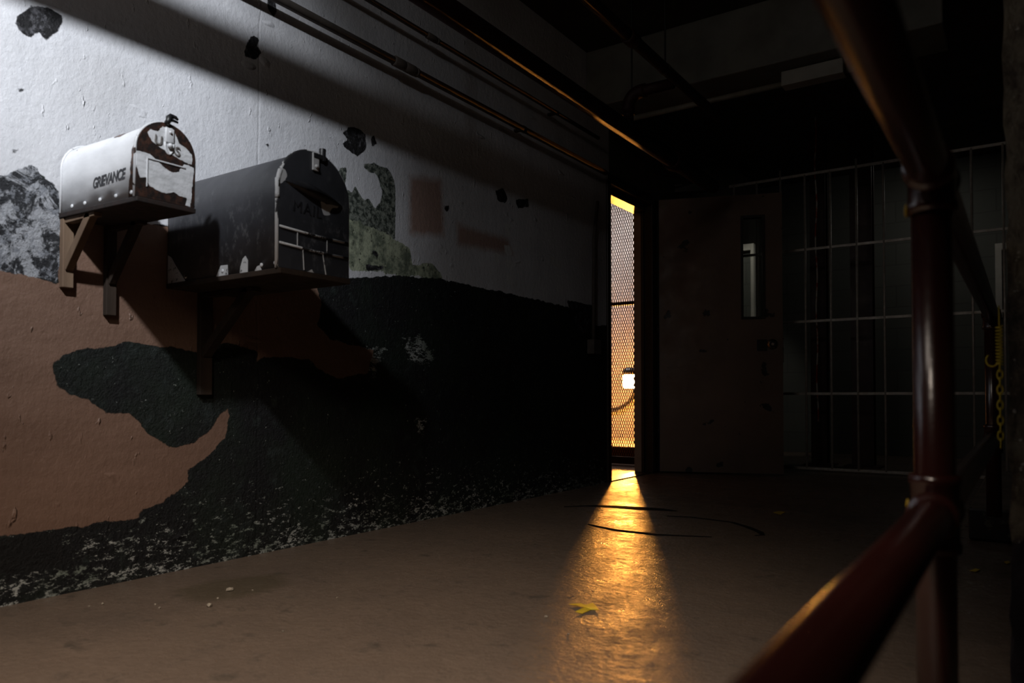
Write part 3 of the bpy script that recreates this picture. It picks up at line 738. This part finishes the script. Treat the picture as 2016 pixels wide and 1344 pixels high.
# ------------------------------------------------------------------ foreground railing
RX = -.10; zT, zM = .852, .408; PR = .0242
M['rail'] = worn('oxblood_gloss_paint', (.040, .009, .007), (.08, .035, .014), .76, 20, .23, spec=1.0)
M['rail'].node_tree.nodes['Principled BSDF'].inputs['IOR'].default_value = 1.5
rl = thing('railing', 'dark red pipe railing with two rails in the right foreground', 'railing', (RX, 0, 0))
Y1, Y2 = 1.13, 3.22
bm = BM(); tube(bm, [(0, -1.55, zT), (0, Y1, zT), (0, Y2, zT)], PR, 32); obj('top_rail', bm, M['rail'], rl, True)
bm = BM(); tube(bm, [(0, -1.55, zM), (0, Y1, zM), (0, Y2, zM)], PR, 32); obj('middle_rail', bm, M['rail'], rl, True)
PL = .13
for y, zb in ((-1.2, 0), (Y1, 0), (Y2, PL)):
    bm = BM(); tube(bm, [(0, y, zb), (0, y, zT)], PR, 32); p = obj('post', bm, M['rail'], rl, True)
    for zz in (zT, zM):
        bm = BM()
        if zz == zM:
            ri = [(zz-.052, .0), (zz-.050, .0300), (zz-.040, .0310), (zz-.036, .0285), (zz+.036, .0285), (zz+.040, .0315), (zz+.050, .0305), (zz+.052, .0)]
        else:
            ri = [(zz-.052, .0), (zz-.050, .0300), (zz-.040, .0310), (zz-.036, .0285), (zz+.020, .0285), (zz+.030, .012)]
        tube(bm, [(0, y, a) for a, b in ri], [max(b, .001) for a, b in ri], 28)
        tube(bm, [(0, y-.052, zz), (0, y-.050, zz), (0, y-.040, zz), (0, y-.036, zz), (0, y+.036, zz), (0, y+.040, zz), (0, y+.050, zz), (0, y+.052, zz)],
             [.001, .030, .031, .0285, .0285, .031, .030, .001], 28)
        obj('tee_fitting', bm, M['rail'], rl, True)
    if zb == 0:
        bm = BM(); tube(bm, [(0, y, 0), (0, y, .008), (0, y, .012), (0, y, .03)], [.055, .055, .034, .030], 28); obj('floor_flange', bm, M['rail'], rl, True)
M['yellow'] = simple('yellow_paint', (.62, .42, .03), (.5, .33, .02), 30, .4)
for (y, z, a) in ((Y1-.028, zM+.010, .5), (Y1-.012, zT-.046, -.3)):
    bm = BM(); ball(bm, (-.029, y, z), .006, .35, .55, 1.5, 12, 8); obj('paint_drip', bm, M['yellow'], rl, True)['label'] = 'yellow paint drip'

# raised kerb under the far post
M['kerb'] = worn('black_kerb_paint', (.010, .008, .010), (.07, .065, .05), .60, 10, .5)
M['kerbtop'] = simple('brown_kerb_top', (.13, .10, .075), (.09, .07, .055), 7, .6)
kx0, ky0 = on_floor(1903, 1062)
bm = BM(); box(bm, kx0, .35, ky0+.0, 5.2, 0, PL, bev=.012)
for f in bm.faces:
    if f.calc_center_median().z > PL-.002: f.material_index = 1
kb = obj('kerb', bm, [M['kerb'], M['kerbtop']]); tag(kb, 'low black painted concrete kerb carrying the far railing post', 'kerb')

# column at the right edge
def column_mat():
    n = NT('flaking_column_paint')
    a = n.noise(14, 8, .72, n.coord((1, 1, .55))); sep = n.t.nodes.new('ShaderNodeSeparateXYZ'); n.lk(n.tc.outputs['Object'], sep.inputs[0])
    up = n.mix(n.step(a, .44, .56), (.050, .038, .026), (.17, .15, .11)); up = n.mix(n.step(n.noise(50, 5, .7), .62, .68), up, (.5, .5, .46))
    lo = n.mix(n.step(a, .5, .6), (.014, .010, .016), (.035, .022, .030))
    return n.out(n.mix(n.step(n.math('ADD', sep.outputs[2], n.math('MULTIPLY', a, .06)), .31, .32), lo, up), .7, 0, n.bump(a, 1, .02))
M['column'] = column_mat()
CX, CY = -.029, 1.74
bm = BM()
N = 60
pr = [(0, 0), (.10, 0), (.20, 0), (.30, 0), (.30, .30), (0, .30), (0, .15)]
rows = []
for i in range(N+1):
    z = 2.72*i/N; k = .010*(random.random()-.5)
    rows.append([bm.verts.new((CX+x+(k+.004*random.random() if x == 0 else 0), CY+y+(0.004*random.random() if y == 0 else 0), z)) for x, y in pr])
for a, b in zip(rows, rows[1:]):
    for k in range(len(pr)): bm.faces.new((a[k], a[(k+1) % len(pr)], b[(k+1) % len(pr)], b[k]))
bm.faces.new(rows[0]); bm.faces.new(rows[-1])
tag(obj('column', bm, M['column']), 'rough flaking stone column at the right edge', 'column')

# yellow chain with a spring hook beside the column
M['chain'] = simple('yellow_plastic', (.62, .50, .03), (.50, .40, .02), 20, .4)
ch = thing('chain', 'yellow plastic chain with a coiled spring hanging beside the flaking column', 'chain', (CX-.012, CY-.03, 0))
def zat(py, D=1.43): return CAM_H+(HORIZON-py)/FPX*D
bm = BM(); z = zat(722); k = 0
while z > zat(884):
    a = k % 2; n = 12; lk_ = []
    for i in range(n+1):
        t_ = 2*PI*i/n; u = .0045*math.cos(t_); v = .0095*math.sin(t_)
        lk_.append((u, 0, z+v) if a else (0, u, z+v))
    tube(bm, lk_, .0015, 6, caps=False); z -= .0145; k += 1
obj('chain_links', bm, M['chain'], ch, True)
bm = BM(); zt_, zb_ = zat(640), zat(718)
tube(bm, [(.006*math.cos(a*.9), .006*math.sin(a*.9), zt_+(zb_-zt_)*a/84) for a in range(85)], .0012, 6); obj('spring', bm, M['chain'], ch, True)
bm = BM(); tube(bm, [(0, 0, zat(600)), (0, 0, zt_)], .0015, 6); obj('hanging_cord', bm, M['chain'], ch, True)
bm = BM()
tube(bm, [(-.012+.010*math.cos(t_), 0, zat(708)+.012*math.sin(t_)) for t_ in [-.3-PI*1.2*k/12 for k in range(13)]], .0016, 6); obj('hook', bm, M['chain'], ch, True)

# ------------------------------------------------------------------ on the floor
M['tar'] = simple('black_tar', (.006, .005, .005), (.012, .010, .009), 20, .9, 0, .3, .1)
def seam(pts, rads, label):
    P = [on_floor(*q) for q in pts]; bm = BM(); L = []; R_ = []
    n = len(P)
    for i, (x, y) in enumerate(P):
        a = Vector(P[max(i-1, 0)]); b = Vector(P[min(i+1, n-1)]); d = (b-a).normalized(); nn = Vector((-d.y, d.x)); r = rads[i]*1.7
        L.append([bm.verts.new((x-nn.x*r, y-nn.y*r, .0003)), bm.verts.new((x, y, .003)), bm.verts.new((x+nn.x*r, y+nn.y*r, .0003))])
    for a, b in zip(L, L[1:]):
        bm.faces.new((a[0], b[0], b[1], a[1])); bm.faces.new((a[1], b[1], b[2], a[2]))
    tag(obj('tar_seam', bm, M['tar']), label, 'floor crack')
seam([(1110, 997), (1150, 995), (1176, 995), (1215, 997), (1260, 1000), (1300, 1002), (1332, 1005)], [.004, .012, .022, .028, .032, .024, .008], 'thick black seam crossing the amber light nearest the doorway')
seam([(1312, 1015), (1360, 1017), (1400, 1022), (1440, 1027), (1470, 1036), (1494, 1046), (1500, 1052), (1484, 1053)], [.004, .007, .007, .008, .009, .009, .006, .002], 'curved black seam on the floor in front of the bars')
seam([(1158, 1031), (1180, 1036), (1215, 1043), (1255, 1047), (1290, 1051), (1400, 1056)], [.005, .010, .013, .013, .012, .003], 'thinner black seam crossing the amber light, nearer than the thick one')
M['leaf'] = simple('yellow_leaf', (.62, .46, .02), (.50, .36, .02), 30, .5)
def leaf(pts, label, lift=.005):
    P = [on_floor(*q) for q in pts]; cx = sum(p[0] for p in P)/len(P); cy = sum(p[1] for p in P)/len(P)
    bm = BM(); c = bm.verts.new((0, 0, lift)); c2 = bm.verts.new((0, 0, lift-.0012))
    ring = [bm.verts.new((x-cx, y-cy, .0015+lift*.9*random.random())) for x, y in P]
    r2 = [bm.verts.new(v.co-Vector((0, 0, .0012))) for v in ring]
    n = len(ring)
    for k in range(n):
        bm.faces.new((c, ring[k], ring[(k+1) % n])); bm.faces.new((c2, r2[(k+1) % n], r2[k])); bm.faces.new((ring[k], r2[k], r2[(k+1) % n], ring[(k+1) % n]))
    o = obj('fallen_leaf', bm, M['leaf'], None, False, (cx, cy, 0)); tag(o, label, 'leaf')
leaf([(1132, 1204), (1150, 1196), (1140, 1192), (1120, 1188), (1142, 1187), (1152, 1191), (1166, 1187), (1172, 1192), (1178, 1200), (1164, 1198), (1152, 1203), (1146, 1206)], 'crumpled yellow leaf at the left edge of the amber light streak')
leaf([(1520, 1009), (1530, 1006), (1545, 1008), (1535, 1012)], 'small yellow leaf fragment on the floor in front of the bars')
leaf([(1904, 1122), (1916, 1118), (1926, 1121), (1918, 1125)], 'small yellow leaf scrap on the floor right of the red post', .004)
leaf([(1972, 1106), (1980, 1103), (1985, 1107), (1978, 1110)], 'tiny yellow leaf scrap on the floor beside the black kerb', .004)
M['grit'] = simple('plaster_crumb', (.35, .31, .24), (.22, .19, .15), 60, .8)
gm = []
for k, (px, py, s) in enumerate([(455, 1161, .010), (415, 1191, .009), (432, 1176, .004), (310, 1188, .004), (500, 1160, .003), (1075, 1212, .005), (318, 1195, .004), (207, 1187, .004), (665, 1175, .003), (1118, 1246, .004), (180, 1192, .004), (560, 1240, .003)]):
    x, y = on_floor(px, py); bm = BM()
    r_ = bmesh.ops.create_icosphere(bm, subdivisions=1, radius=s)
    for v in r_['verts']: v.co *= .7+.5*random.random(); v.co.z *= .6
    zmin = min(v.co.z for v in r_['verts'])
    o = obj('plaster_crumb', bm, M['grit'], None, False, (x, y, -zmin)); gm.append(o)
    tag(o, 'tiny pale crumb of fallen plaster on the bare brown floor', 'debris', 'plaster crumbs scattered on the floor')
